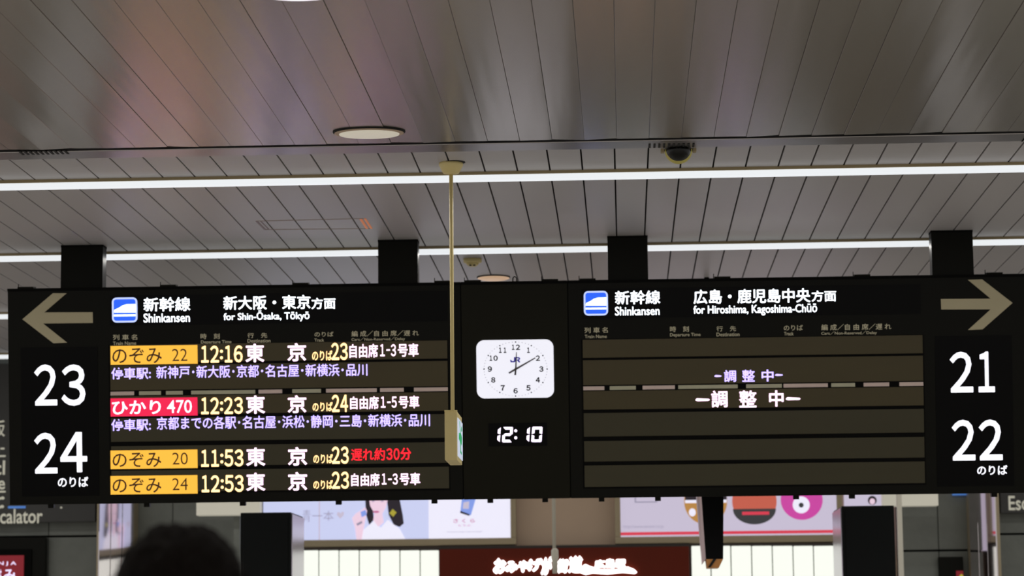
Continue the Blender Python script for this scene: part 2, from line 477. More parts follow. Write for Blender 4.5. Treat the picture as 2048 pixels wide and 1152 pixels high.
# track number panels
link('number_panel', BF.pbox(43, 694, 197, 992, .0005, .003, 'panelblack'), LB)
link('number_panel', BF.pbox(1872, 671, 2026, 972, .0005, .003, 'panelblack'), RB)
for s, a, b, c, d, p in (('２', 69, 729, 114.5, 811, LB), ('３', 123, 729, 171, 811.5, LB), ('２', 69, 865.5, 115, 947, LB), ('４', 121, 864, 174.5, 944.5, LB),
                         ('２', 1899.5, 703.5, 1945.7, 785, RB), ('１', 1956.5, 703, 1989, 784.5, RB), ('２', 1903.5, 839.5, 1950, 921, RB), ('２', 1957.5, 839, 2004.5, 920.5, RB)):
    text(BF, s, a, b, c, d, 'white', p, .005, name='digit', off=.011, bold=.006)
text(BF, 'のりば', 116, 953.5, 177, 974, 'white', LB, .005, bold=.012)
text(BF, 'のりば', 1954, 930.5, 2014.5, 949.5, 'white', RB, .005, bold=.012)
# header strips
link('header_panel', BF.pbox(220, 586.5, 895, 647, .0005, .003, 'panelblack'), LB, 'black header strip')
link('header_panel', BF.pbox(1164, 573, 1841, 632.5, .0005, .003, 'panelblack'), RB, 'black header strip')


def pictogram(p, x0, y0, x1, y1):
    r = lambda a, b: (x0+(x1-x0)*a, y0+(y1-y0)*b)
    fr = BF
    g = link('pictogram', fr.rrect(x0, y0, x1, y1, 9, .003, .005, 'paleblue'), p, 'rounded blue pictogram of a bullet train')
    a = r(.07, .07); b = r(.93, .93)
    link('blue_field', fr.rrect(a[0], a[1], b[0], b[1], 5, .0045, .006, 'blue'), g)
    pts = [r(*q) for q in ((.08, .60), (.09, .50), (.30, .40), (.42, .32), (.58, .27), (.93, .26), (.93, .60))]
    link('train_shape', fr.ppoly(pts, .006, .0075, 'hwhite'), g)
    a = r(.08, .68); b = r(.93, .75)
    link('rail_bar', fr.pbox(a[0], a[1], b[0], b[1], .006, .0075, 'hwhite'), g)
    for k in range(3):
        a = r(.66+k*.09, .435); b = r(.69+k*.09, .465)
        link('train_window', fr.pbox(a[0], a[1], b[0], b[1], .0075, .0085, 'paleblue'), g)


pictogram(LB, 224.3, 595, 275, 645); pictogram(RB, 1167.6, 582, 1215.9, 631)
HD = [(LB, '新幹線', 287.5, 594.5, 381, 622.5, .013), (LB, 'Shinkansen', 287.5, 626.5, 380, 644.5, .009), (LB, '新大阪・東京', 447, 591, 621, 619, .013), (LB, '方面', 623, 595.5, 671, 618, .013),
      (LB, 'for Shin-Ōsaka, Tōkyō', 447.5, 621, 619, 643.5, .009),
      (RB, '新幹線', 1230, 581, 1320.5, 608.5, .013), (RB, 'Shinkansen', 1230, 613, 1319, 630.6, .009), (RB, '広島・鹿児島中央', 1387, 578, 1620.5, 606.5, .013), (RB, '方面', 1623, 581, 1672, 603, .013),
      (RB, 'for Hiroshima, Kagoshima-Chūō', 1387, 609, 1634, 631, .009)]
for p, s, a, b, c, d, bo in HD: text(BF, s, a, b, c, d, 'hwhite', p, .005, bold=bo*.85, off=.003)
HL = [('列 車 名', 226, 669, 274.5, 680), ('Train Name', 226, 683, 272.5, 690), ('時　刻', 401, 667, 439.5, 678), ('Departure Time', 402, 680.5, 463, 688.5), ('行　先', 495, 665.7, 534.5, 675.8),
      ('Destination', 495, 678, 541, 685), ('のりば', 629, 663.5, 667, 673.3), ('Track', 629, 677, 648, 683.3), ('編 成／自 由 席／遅 れ', 703, 661, 837.5, 672.5), ('Cars／Non-Reserved／Delay', 703, 674.5, 810, 682.5)]
HR = [('列 車 名', 1168.7, 654.7, 1215.7, 666), ('Train Name', 1169.5, 669.5, 1213.5, 676.3), ('時　刻', 1340, 652.4, 1377.7, 663.8), ('Departure Time', 1340, 666, 1401, 674.5), ('行　先', 1433, 652, 1472, 662.6),
      ('Destination', 1433, 665, 1479, 672.5), ('のりば', 1567.5, 650, 1605.7, 661), ('Track', 1568, 663.8, 1587, 670.8), ('編 成／自 由 席／遅 れ', 1642.5, 647.7, 1782.4, 660), ('Cars／Non-Reserved／Delay', 1642.5, 662, 1753.7, 670.5)]
for p, L in ((LB, HL), (RB, HR)):
    for s, a, b, c, d in L: text(BF, s, a, b, c, d, 'heading', p, .002, off=.004, bold=.006)
# screens: dark bezel with six LED modules each and a painted broken light reflection between the second and third
for p, xa, xb, dy in ((LB, 221.5, 896, 10.5), (RB, 1167, 1847, 0)):
    link('screen_bezel', BF.pbox(xa-3, 674+dy, xb+3, 974+dy, .0003, .0012, 'joint'), p)
    u0, u1, _, _ = BF.rect(xa, 700, xb, 900)
    for k, (ya, yb) in enumerate(((675, 711), (716, 766), (778, 815), (822, 869), (878, 919), (927, 970))):
        _, _, v0, v1 = BF.rect(xa, ya+dy, xb, yb+dy)
        link('led_module', BF.ubox(u0, u1, v0, v1, .001, .004, 'screen' if k < 3 else 'screen2'), p)
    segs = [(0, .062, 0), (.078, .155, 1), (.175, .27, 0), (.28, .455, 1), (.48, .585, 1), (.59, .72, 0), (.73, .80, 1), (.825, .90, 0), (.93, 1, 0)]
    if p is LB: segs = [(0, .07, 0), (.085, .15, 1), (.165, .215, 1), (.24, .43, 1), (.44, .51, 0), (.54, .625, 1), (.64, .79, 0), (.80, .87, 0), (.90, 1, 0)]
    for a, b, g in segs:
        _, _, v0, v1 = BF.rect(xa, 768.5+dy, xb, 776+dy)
        link('painted_reflection', BF.ubox(u0+(u1-u0)*a, u0+(u1-u0)*b, v0, v1, .001, .005, 'stripg' if g else 'strip'), p)

# LED rows
TX = lambda s, a, b, c, d, m, bold=.0, off=.008: text(BF, s, a, b, c, d, m, LB, .0065, bold=bold, off=off)
ROWS = [  # plate y0,y1, name, name box, number, number box, time
    (691, 728.5, 'のぞみ', (225, 696, 324, 727), '22', (344.5, 697.5, 375, 722), '12:16', (401, 691, 485.5, 725), (491, 687.5, 529, 724.5), (575, 686, 612.5, 722.5), (624.5, 701, 665, 721), '23', (663, 685.5, 695.5, 720), 'amber'),
    (795.7, 832, 'ひかり', (224.5, 801, 322, 828.5), '470', (334.5, 800, 384, 826), '12:23', (401, 794.5, 486, 828), (492, 791, 530.5, 827.5), (575.5, 790.5, 613, 826), (625.5, 804, 665.5, 822.5), '24', (664, 789.5, 696, 824), 'red'),
    (900, 937, 'のぞみ', (225.5, 905, 323, 934.5), '20', (345, 905, 376, 929), '11:53', (401, 899, 487, 933), (492.5, 895, 531, 932), (576, 894, 614.5, 931), (627, 908, 666, 926.5), '23', (664, 893, 697.5, 927.5), 'amber'),
    (951, 988, 'のぞみ', (225.5, 956, 323, 985.5), '24', (345, 956, 376, 980), '12:53', (402, 950, 487.5, 984), (492.5, 945.5, 531, 982), (576, 944, 614.5, 981), (627, 960, 666, 978), '23', (664, 943, 698, 977.5), 'amber')]
for ya, yb, nm, nb, no, nob, tm, tb, eb, kb, rb, tk, tkb, pm in ROWS:
    link('train_plate', BF.pbox(221.5, ya, 395.3, yb, .003, .006, pm), LB, 'amber train name plate' if pm == 'amber' else 'crimson train name plate')
    ink = 'inktext' if pm == 'amber' else 'pinktext'
    TX(nm, *nb, ink, .008, off=.0 if pm == 'amber' else .008); TX(no, *nob, ink, off=-.006 if pm == 'amber' else .004)
    x0, y0, x1, y1 = tb; wd = x1-x0
    for ch, fa, fb in ((tm[0], 0, .205), (tm[1], .235, .44), (tm[3], .56, .765), (tm[4], .795, 1)):
        if ch == '1': fa += .02; fb -= .01
        sl = -.6*(fa-.5)*1.5
        TX(chr(ord(ch)+0xFEE0), x0+wd*fa, y0+sl, x0+wd*fb, y1+sl, 'ledyellow', .012)
    for q in (.34, .72):
        link('colon_dot', BF.disc(x0+wd*.50, y0+(y1-y0)*q, 3, 3.2, .005, .007, 'ledyellow', 10), LB)
    TX('東', *eb, 'ledwhite', .014); TX('京', *kb, 'ledwhite', .014)
    TX('のりば', *rb, 'ledyellow', .006); 
    x0, y0, x1, y1 = tkb
    TX(chr(ord(tk[0])+0xFEE0), x0, y0, x0+(x1-x0)*.47, y1, 'ledyellow', .012); TX(chr(ord(tk[1])+0xFEE0), x0+(x1-x0)*.53, y0, x1, y1, 'ledyellow', .012)
for y0, y1, n, dx in ((687.5, 715, '3', 0), (792, 818, '5', 1.5), (946, 971.5, '3', 3.5)):
    TX('自由席', 699+dx, y0+.5, 756+dx, y1+.5, 'ledwhite', .010); TX('１', 760.5+dx, y0+1, 769.5+dx, y1-2.5, 'ledwhite', .006); TX('-', 773+dx, y0+11, 780+dx, y0+14, 'ledwhite')
    TX(chr(ord(n)+0xFEE0), 782+dx, y0+1, 792+dx, y1-2.5, 'ledwhite', .008); TX('号車', 796+dx, y0-.5, 837+dx, y1-1.5, 'ledwhite', .010)
TX('遅れ約', 702.5, 896.5, 770, 921, 'ledred', .008, off=0); TX('３', 773, 896.5, 785, 919.5, 'ledred', .008); TX('０', 787.5, 896.5, 799, 919.5, 'ledred', .008); TX('分', 801, 895.5, 822.5, 919.5, 'ledred', .010)
TX('停車駅:', 223, 735, 302, 758.5, 'ledpurple', .008)
TX('停車駅:', 223, 838, 302, 861.5, 'ledpurple', .008)
TX('新神戸･新大阪･京都･名古屋･新横浜･品川', 313, 729.3, 735, 754.5, 'ledpurple', .013, off=0)
TX('京都までの各駅･名古屋･浜松･静岡･三島･新横浜･品川', 314, 830.5, 860, 856, 'ledpurple', .013, off=0)
for s, a, b, c, d, m in (('調', 1448, 740, 1472, 764, 'ledpurple'), ('整', 1484, 739.5, 1509.5, 763.5, 'ledpurple'), ('中', 1523, 739, 1547, 763, 'ledpurple'),
                         ('調', 1422.5, 781, 1455, 815, 'ledwhite'), ('整', 1478, 780.7, 1513, 815, 'ledwhite'), ('中', 1538, 780.5, 1567, 813, 'ledwhite')):
    text(BF, s, a, b, c, d, m, RB, .0065, bold=.012, off=.008)
for a, b, y, m, h in ((1428.7, 1443.5, 752, 'ledpurple', 2.3), (1550, 1566, 750, 'ledpurple', 2.3), (1391, 1419.6, 799.5, 'ledwhite', 3.2), (1571.7, 1601, 797.5, 'ledwhite', 3.2)):
    link('dash', BF.ppoly([(a, y-h*.2), (a+3, y-h), (b-2, y-h*.6), (b, y+h*.1), (b-3, y+h*.7), (a+4, y+h*.9), (a, y+h*.5)], .005, .007, m), RB)

# analogue clock and digital clock
cl = link('clock_dial', BF.rrect(953.3, 679.5, 1107.5, 796, 16, .001, .012, 'clockface', 8), CB, 'glowing white rounded rectangular dial')
CX, CY = 1031.3, 738
for h in range(1, 13):
    a = math.radians(30*h); nx, ny = CX+53*math.sin(a)*.97, CY-43.5*math.cos(a)
    st_ = str(h)
    for i_, ch in enumerate(st_):
        c0 = nx if len(st_) == 1 else nx-4.8+9.4*i_
        wd = 4.4 if ch != '1' else 2.8
        text(BF, chr(ord(ch)+0xFEE0), c0-wd, ny-5.5, c0+wd, ny+5.5, 'clockgrey', cl, .0135, name='numeral', off=.008, bold=.035)
    dxp, dyp = CX+63*math.sin(a), CY-54*math.cos(a)
    link('hour_mark', BF.disc(dxp, dyp, 1.5, 1.5, .0125, .0135, 'clockgrey', 8), cl)
for k in range(60):
    if k % 5:
        a = math.radians(6*k); link('minute_mark', BF.disc(CX+63*math.sin(a), CY-54*math.cos(a), .8, .8, .0125, .0132, 'clockpale', 6), cl)
link('emblem', BF.ppoly([(1028, 714.3), (1031.4, 714.3), (1031.4, 723), (1029, 724.6), (1021.5, 724.6), (1020.3, 719.5), (1022.8, 719.5), (1024, 722), (1028, 722)], .0125, .0135, 'emblem'), cl, 'blue emblem letter')
link('emblem', BF.ppoly([(1030.5, 714.3), (1038.5, 714.3), (1040.4, 716.2), (1040.4, 718.5), (1038.2, 720), (1041, 724.8), (1037.8, 724.8), (1033, 719.6), (1037.3, 718.2), (1037.3, 716.6), (1030.5, 716.6)], .0137, .0147, 'emblem'), cl, 'blue emblem letter')
link('hour_hand', BF.ppoly([(1032.4, 704), (1033.8, 704.2), (1033.3, 737), (1032.4, 750), (1028.8, 750), (1030.3, 737)], .017, .020, 'clockdark'), cl, 'dark hour hand')
link('minute_hand', BF.ppoly([(1070.5, 714.5), (1071.5, 716.5), (1033, 739.7), (1019, 747.5), (1017, 744.8), (1030, 736.8)], .022, .024, 'handgrey'), cl, 'grey minute hand')
link('hand_cap', BF.disc(CX, CY, 2.2, 2.2, .02, .027, 'clockdark', 12), cl)
link('digital_window', BF.pbox(977, 846, 1094, 892, .0005, .003, 'panelblack'), CB)


def seg7(ch, x0, y0, x1, y1):
    t = 5.2; g = .8; sk = lambda y: (y1-y)*.07
    S = {'a': [(x0+g, y0), (x1-g, y0), (x1-t, y0+t), (x0+t, y0+t)], 'd': [(x0+g, y1), (x1-g, y1), (x1-t, y1-t), (x0+t, y1-t)]}
    ym = (y0+y1)/2
    S['g'] = [(x0+2, ym), (x0+t, ym-t/2), (x1-t, ym-t/2), (x1-2, ym), (x1-t, ym+t/2), (x0+t, ym+t/2)]
    S['f'] = [(x0, y0+g), (x0+t, y0+t), (x0+t, ym-t/2), (x0, ym-g)]; S['e'] = [(x0, ym+g), (x0+t, ym+t/2), (x0+t, y1-t), (x0, y1-g)]
    S['b'] = [(x1, y0+g), (x1, ym-g), (x1-t, ym-t/2), (x1-t, y0+t)]; S['c'] = [(x1, ym+g), (x1, y1-g), (x1-t, y1-t), (x1-t, ym+t/2)]
    for k in {'1': 'bc', '2': 'abged', '0': 'abcdef'}[ch]:
        link('digit_segment', BF.ppoly([(x+sk(y), y) for x, y in S[k]], .003, .006, 'ledclock'), CB)


seg7('1', 978, 854, 999.5, 884.5); seg7('2', 1004, 854, 1024, 884.5); seg7('1', 1037, 853.5, 1058, 884); seg7('0', 1062.5, 853.5, 1083, 884)
for y in (861.5, 875.5): link('colon_dot', BF.disc(1031.5, y, 2.9, 2.9, .003, .006, 'ledclock', 10), CB)

# ------------------------------------------------------------------ things on the ceiling


def cpt(x, y):
    d = ray(x, y); return CAM+d*((H-CAM.z)/d.z)


def downlight(c, r, glass, label, grp='round downlights in the ceiling', sy=1):
    t = empty('downlight', (c.x, c.y, H), label, 'light', grp)
    link('painted_recess_shade', lathe([(r, 0), (r, -.004), (r*.985, -.006), (r*.9, -.0062)], (c.x, c.y, H), 'slot', 48, sy=sy), t, 'black disc painted as the shade of the recess')  # shade of the recess put in as a black disc
    link('collar', lathe([(r*.955, -.0045), (r*.955, -.0085), (r*.93, -.010)], (c.x, c.y+r*.045*sy, H), 'beige' if glass != 'warmlight' else glass, 48, sy=sy), t)
    link('glass', lathe([(r*.84, -.008), (r*.82, -.014), (r*.5, -.017), (r*.1, -.0175)], (c.x, c.y+r*.09*sy, H), glass, 48, sy=sy), t, 'frosted glass')


downlight(cpt(738, 263), .163, 'downlight', 'frosted round downlight in the steel ceiling near its edge', sy=.68)
downlight(Vector((-1.11, 8.475, H)), .163, 'downlightlit', 'bright round downlight cut off by the top of the picture', sy=.68)
downlight(cpt(987, 554), .105, 'warmlight', 'small warm downlight just above the clock unit')
# smoke detector
c = cpt(945, 518)
t = empty('smoke_detector', c, 'cream smoke detector on the plank ceiling above the clock unit', 'smoke detector')
link('base', lathe([(.055, 0), (.055, -.02), (.045, -.026)], c, 'cream'), t)
link('sensor_cap', lathe([(.038, -.024), (.034, -.036), (.018, -.046)], c, 'cream'), t)
for dx in (-.011, .011): link('sensor_slot', lathe([(.0075, -.033), (.0075, -.044)], (c.x+dx, c.y-.022, c.z), 'slot', 10), t)
# hatch outline
a, b, cc, dd = cpt(513, 442), cpt(727, 437), cpt(740, 457), cpt(530, 459)
t = empty('ceiling_hatch', (a+cc)/2, 'slim ceiling hatch outline with one copper coloured end', 'hatch')
for p, q, wd, mt, lb in ((a, dd, .012, 'mauve', None), (a+Vector((.022, 0, 0)), dd+Vector((.022, 0, 0)), .006, 'mauve', None), (b-Vector((.016, 0, 0)), cc-Vector((.016, 0, 0)), .014, 'copper', 'copper bar'),
                         (b+Vector((.008, 0, 0)), cc+Vector((.008, 0, 0)), .012, 'copper', 'copper bar'), (a, b, .008, 'hatchline', None), (dd, cc, .008, 'hatchline', None)):
    d = (q-p).normalized(); n = Vector((-d.y, d.x, 0))*wd/2; z = Vector((0, 0, -.002))
    pp = [p-n, q-n, q+n, p+n]
    link('hatch_bar', hexa([v for v in pp]+[v+z for v in pp], mt), t, lb)
# dome camera, a half dome whose upper half sits in the ceiling
c = cpt(1357, 296.5); c.y += .02
t = empty('dome_camera', (c.x, c.y, H), 'black dome security camera with a yellowed shell under the aluminium trim', 'camera')
R0 = .066
prof = [(R0*math.cos(math.radians(a)), -R0*math.sin(math.radians(a))-.004) for a in range(0, 90, 9)]+[(.002, -R0-.004)]
link('shell', lathe(prof, (c.x, c.y, H), 'domeshell', 32), t, 'yellowed outer shell')
R1 = .0605
prof = [(R1*math.cos(math.radians(a)), -R1*math.sin(math.radians(a))-.003) for a in range(0, 90, 9)]+[(.002, -R1-.003)]
link('dome', lathe(prof, (c.x, c.y-.016, H-.001), 'domeglass', 32), t, 'glossy black dome')
for sx in (-1, 1): link('mounting_tab', box(c.x+sx*.075-.008, c.x+sx*.075+.008, c.y-.02, c.y+.02, H-.016, H, 'housing', .002), t)
# exit sign on its rod
c = cpt(902, 326)
t = empty('hanging_exit_sign', (c.x, c.y, H), 'cream exit sign seen edge on, hanging from a rod before the clock unit', 'exit sign')
link('ceiling_cup', lathe([(.058, 0), (.058, -.012), (.038, -.050), (.012, -.056)], (c.x, c.y, H), 'cream', 28), t)
link('painted_cup_shadow', lathe([(.052, .0), (.052, -.0015)], (c.x+.018, c.y-.02, H), 'slot', 28), t)  # dark disc painted as the shadow beside the cup
zt = at(905, 822, c.y).z; zb = at(908, 920, c.y).z
link('rod', lathe([(.0092, -.05), (.0092, zt-H)], (c.x, c.y, H), 'cream', 16), t)
wa = at(889.5, 870, c.y).x; wb = at(914, 870, c.y).x
ln = .36; sk = -.004
Wx = (wb-wa)
P = [(wa, c.y, zb), (wb, c.y, zb), (wb, c.y+ln, zb), (wa, c.y+ln, zb)]
link('sign_box', hexa([Vector(p) for p in P]+[Vector(p)+Vector((0, 0, zt-zb)) for p in P], 'cream', .003), t)
ef = Frame(P[1], (0, 1, 0), (0, 0, 1))
link('sign_face', ef.ubox(.02, ln*.98, .02, zt-zb-.03, .0005, .004, 'exitwhite'), t, 'glowing white face with a green running figure pictogram')
he = zt-zb
link('figure', ef.poly([(.07, he*.45), (.27, he*.38), (.29, he*.55), (.2, he*.62), (.08, he*.58)], .004, .005, 'exitgreen'), t, 'green figure body')
link('figure', ef.poly([(.12, he*.84), (.14, he*.84), (.2, he*.58), (.17, he*.57)], .004, .005, 'exitgreen'), t, 'green figure arm')
link('figure', ef.poly([(.15, he*.44), (.17, he*.2), (.26, he*.18), (.26, he*.23), (.2, he*.25), (.19, he*.44)], .004, .005, 'exitgreen'), t, 'green figure leg')
link('figure', ef.poly([(.25, he*.66), (.29, he*.68), (.30, he*.76), (.26, he*.78), (.23, he*.72)], .004, .005, 'exitgreen'), t, 'green figure head')
link('box_cap', box(wa-.001, wb+.001, c.y-.003, c.y+.02, zt-.002, zt+.004, 'cream', .001), t)

# ------------------------------------------------------------------ back of the concourse
# stone cladding: slabs left and right


def slabs(x0, x1, Y, name, label, ztop, zj, splits):
    """stone clad wall between two x positions, slabs with recessed joints"""
    t = link(name, box(x0, x1, Y+.02, Y+.25, 0, ztop, 'joint'), kind='structure', label=label, cat='wall')
    xs = [x0]+splits+[x1]
    zs = [0]+zj+[ztop]
    for i in range(len(xs)-1):
        for j in range(len(zs)-1):
            e = random.uniform(-.002, .002)
            link('stone_slab', box(xs[i]+.003, xs[i+1]-.003, Y+e, Y+.03, zs[j]+(.003 if j == 0 else .008), zs[j+1]-.008, 'stone', .002), t)
    return t


YS = 19.40
zjL = z_of(1073, YS, 100); zjR = z_of(1101, YS, 1880)
slabs(x_of(-420, YS), x_of(206, YS), YS, 'wall_left', 'dark slate wall left of the polished pilaster', H, [zjL-1.2, zjL, zjL+.6], [x_of(-150, YS), x_of(97, YS)])
slabs(x_of(258, YS), x_of(478, YS), YS, 'wall_left', 'dark slate pier right of the polished pilaster', H, [zjL-1.2, zjL-.4, zjL+.6], [x_of(345, YS)])
slabs(x_of(1800, YS), x_of(1948, YS), YS, 'wall_right', 'dark slate pier beside the right black cabinet', H, [zjR-.9, zjR, zjR+.7], [x_of(1877, YS)])
slabs(x_of(1988, YS), x_of(2500, YS), YS, 'wall_right', 'dark slate wall right of the polished pilaster', H, [zjR-.9, zjR+.12, zjR+.7], [x_of(2150, YS), x_of(2330, YS)])
# polished pilasters: facets that mirror the posters


def pilaster(xa, xb, sgn, label):
    t = empty('pilaster', ((x_of(xa, YS)+x_of(xb, YS))/2, YS, 0), label, 'pilaster', 'polished pilasters between slate walls')
    YP = 19.0
    A, B = x_of(xa, YP), x_of(xb, YP)
    n = 3
    for k in range(n):
        f0, f1 = k/n, (k+1)/n-.02
        dy = .34 if sgn > 0 else -.34
        ya, yb = YP-dy/2+dy*f0, YP-dy/2+dy*f1
        a, b = A+(B-A)*f0, A+(B-A)*(f1+.004*(k-1))
        P = [(a, ya, 0), (b, yb, 0), (b-.010*sgn, yb+.01, 0), (a-.010*sgn, ya+.01, 0)]
        link('facet', hexa([Vector(p) for p in P]+[Vector(p)+Vector((0, 0, H-.06)) for p in P], 'mirror'), t)
    link('backing', box(A+.012, B-.012, YP+.19, YS-.002, 0, H-.06, 'frame'), t)
    xe = A if sgn > 0 else B
    link('edge_strip', box(xe-.05 if sgn > 0 else xe+.012, xe-.012 if sgn > 0 else xe+.05, YP-.03, YP+.02, 0, H-.06, 'frame', .003), t)


pilaster(208, 259, 1, 'polished steel pilaster left of the slate pier')
pilaster(1946, 1986, -1, 'polished steel pilaster right of the slate pier')
# escalator signs
fS = wf(YS-.07)
t = link('escalator_sign', fS.pbox(-330, 730, 196, 1047, 0, .06, 'signgrey', .004), label='charcoal hanging sign reading Escalator at the left edge', cat='sign')
text(fS, 'Escalator', -22, 1018.5, 89, 1048, 'signtext', t, .062, bold=.01)
text(fS, '新大阪', -72, 842, 14, 875, 'signtext', t, .062, bold=.008)
text(fS, 'Shin-', -45, 884, 13, 906, 'signtext', t, .062, bold=.008)
text(fS, 'cl', -8, 922, 14, 951, 'signtext', t, .062, bold=.01)
text(fS, 'e', 0, 962, 14, 980, 'signtext', t, .062, bold=.01)
for y in (914, 985): link('rule', fS.pbox(-60, y-2, 15, y+1.5, .06, .063, 'signtext'), t)
for x, y in ((2, 998), (9, 997), (1, 1016), (8, 1014)): link('dot', fS.disc(x, y, 4, 3.2, .06, .063, 'signtext', 10), t)
link('blue_mark', fS.pbox(20, 1013, 55, 1017.5, .06, .064, 'bluelit'), t, 'blue mark')
link('speck', fS.disc(126, 1016, 2.2, 2, .06, .064, 'signtext', 8), t)
t = link('escalator_sign', fS.pbox(1993.5, 730, 2540, 1024, 0, .06, 'signgrey', .004), label='charcoal hanging sign reading Escalator at the right edge', cat='sign')
text(fS, 'Escalator', 2014.5, 992, 2126, 1021, 'signtext', t, .062, bold=.01)
fM = wf(YS-.02)
link('blue_mark', fM.pbox(1905, 987, 1946, 990.5, -.03, .02, 'bluelit'), label='thin blue lit strip on the slate pier below the right board', cat='light strip')
# framed red sign lower left
t = empty('framed_sign', fM.W(*fM.uv(10, 1152), 0), 'black framed red sign with white lettering at the lower left corner', 'sign', 'framed red signs on slate')
link('frame', fM.pbox(-120, 1077, 94, 1260, 0, .05, 'black', .006), t)
link('inner_frame', fM.pbox(-105, 1100, 66, 1250, .05, .065, 'joint', .004), t)
link('red_panel', fM.pbox(-95, 1112, 51, 1240, .06, .07, 'redsign'), t)
text(fM, 'N J A', 1, 1123.5, 37, 1132.5, 'redtext', t, .072, bold=.01)
text(fM, 'は', 0, 1139, 8, 1158, 'redtext', t, .072, bold=.014)
text(fM, 'み', 11, 1139, 37, 1164, 'redtext', t, .072, bold=.014)
t = empty('framed_sign', fM.W(*fM.uv(1930, 1152), 0), 'black framed red sign with yellow mark at the lower right', 'sign', 'framed red signs on slate')
link('frame', fM.pbox(1878, 1114, 1927, 1260, 0, .05, 'black', .006), t)
link('red_panel', fM.pbox(1912, 1142, 1926, 1240, .05, .06, 'redsign'), t)
link('mark', fM.ppoly([(1916, 1152), (1921, 1148), (1925, 1152), (1921, 1156)], .06, .062, 'pgold'), t, 'yellow mark')
# cream sign boxes
fB = wf(18.75)
link('sign_box', fB.pbox(392.5, 960, 520, 1030.5, -.12, 0, 'creambox', .006), label='cream box sign above the left black cabinet', cat='sign box')
link('sign_box', fB.pbox(1765, 950, 1876, 1012, -.12, 0, 'creambox', .006), label='cream box sign above the right black cabinet', cat='sign box')
for xx in (410, 505, 1780, 1860):
    par = [o for o in bpy.data.objects if o.name.startswith('sign_box') and o.get('category') == 'sign box'][0 if xx < 1000 else 1]
    zz = at(xx, 955, 18.81).z
    link('hanger_rod', lathe([(.008, -.02), (.008, H-zz)], (at(xx, 955, 18.81).x, 18.81, zz), 'creambox', 10), par)
# corner posts near the cabinets
link('corner_post', box(x_of(467, 18.9), x_of(480, 18.9), 18.9, 19.0, 0, 3.5, 'stone', .004), label='narrow grey corner post left of the left black cabinet', cat='post')
link('corner_post', box(x_of(1796, 18.2), x_of(1806, 18.2), 18.2, 18.24, 0, 3.5, 'rodwhite', .004), label='pale corner post right of the right black cabinet', cat='post')
# taupe wall behind
link('wall_back', box(x_of(470, YW), x_of(1800, YW), YW, YW+.06, 0, H, 'beige'), kind='structure', label='taupe wall panelling behind the posters', cat='wall')
# poster 1
fP = wf(YW-.10)


def lightbox(x0, x1, yb, ytop, fw, m, label):
    t = empty('poster_lightbox', fP.W(fP.uv((x0+x1)/2, yb)[0], fP.uv((x0+x1)/2, yb)[1], 0), label, 'poster', 'backlit posters on the rear wall')
    u0, u1, v0, v1 = fP.rect(x0, ytop, x1, yb)
    link('poster', fP.ubox(u0, u1, v0, v1, 0, .02, m), t)
    w = fw*19.4/5000
    link('frame_rail', fP.ubox(u0-w*.8, u1+w*.8, v0-w, v0, -.08, .05, 'frame', .008), t)
    link('frame_rail', fP.ubox(u0-w*.8, u1+w*.8, v1, v1+w, -.08, .05, 'frame', .008), t)
    for a, b in ((u0-w*.8, u0), (u1, u1+w*.8)): link('frame_stile', fP.ubox(a, b, v0, v1, -.08, .05, 'frame', .006), t)
    return t, v0, v1


p1, v0, v1 = lightbox(478, 1020, 1079, 700, 14, 'poster', 'backlit poster of a smiling dark haired girl holding a can')
q = .021
link('poster_field', fP.pbox(857, 715, 1020, 1079, .02, .022, 'poster2'), p1, 'paler right field of the poster')
link('poster_margin', fP.pbox(638, 715, 641, 1082, .0205, .0215, 'poster3'), p1)
link('figure_edge', fP.pbox(478, 985, 494, 1027, .02, .022, 'pink'), p1, 'pinkish strip')
link('figure_edge', fP.ppoly([(516, 985), (527, 985), (527, 1028), (512, 1028)], .02, .022, 'hairprint'), p1, 'dark blue black strip')
# girl: printed figure
link('girl_hair', fP.ppoly([(730, 985), (742, 960), (765, 950), (785, 958), (797, 985), (806, 1030), (808, 1047), (800, 1054), (788, 1050), (778, 1030), (775, 1005), (745, 995), (748, 1040), (739, 1050), (733, 1030)], .022, .0235, 'hairprint'), p1, 'black hair')
link('girl_blouse', fP.ppoly([(716, 1080), (728, 1060), (748, 1042), (762, 1056), (776, 1040), (800, 1058), (812, 1080)], .0235, .0245, 'poster2'), p1, 'white blouse')
link('girl_face', fP.ppoly([(738, 990), (742, 965), (760, 960), (775, 975), (776, 1000), (772, 1015), (765, 1028), (768, 1045), (757, 1054), (747, 1040), (750, 1028), (741, 1012)], .025, .0265, 'pink'), p1, 'pale pink face')
link('girl_smile', fP.disc(753, 1024, 6.5, 2.2, .0265, .0275, 'protext', 12), p1, 'rose mouth')
for ex in (747, 765): link('girl_eye', fP.disc(ex, 1003, 3.2, 1.3, .0265, .0275, 'pgrey', 10), p1)
link('hair_flower', fP.ppoly([(786, 1018), (790, 1022), (794, 1025), (790, 1030), (787, 1034), (783, 1030), (779, 1027), (783, 1022)], .0245, .026, 'pgold'), p1, 'yellow flower')
link('girl_hand', fP.ppoly([(705, 1037), (712, 1028), (722, 1022), (731, 1015), (735, 1022), (731, 1040), (728, 1058), (724, 1080), (714, 1080), (711, 1055)], .0265, .0275, 'pink'), p1, 'pale pink hand')
link('girl_can', fP.ppoly([(722, 1024), (732, 1020), (734, 1030), (724, 1035)], .0275, .029, 'pblue'), p1, 'small blue can')
link('can_rim', fP.ppoly([(713, 1048), (724, 1042), (726, 1046), (716, 1052)], .0275, .0285, 'pgrey'), p1)
text(fP, '一本', 625, 1022, 668, 1042, 'pgrey', p1, .0225, off=-.006)
text(fP, '青', 606, 1020, 622, 1044, 'pgrey', p1, .0225, off=-.008)
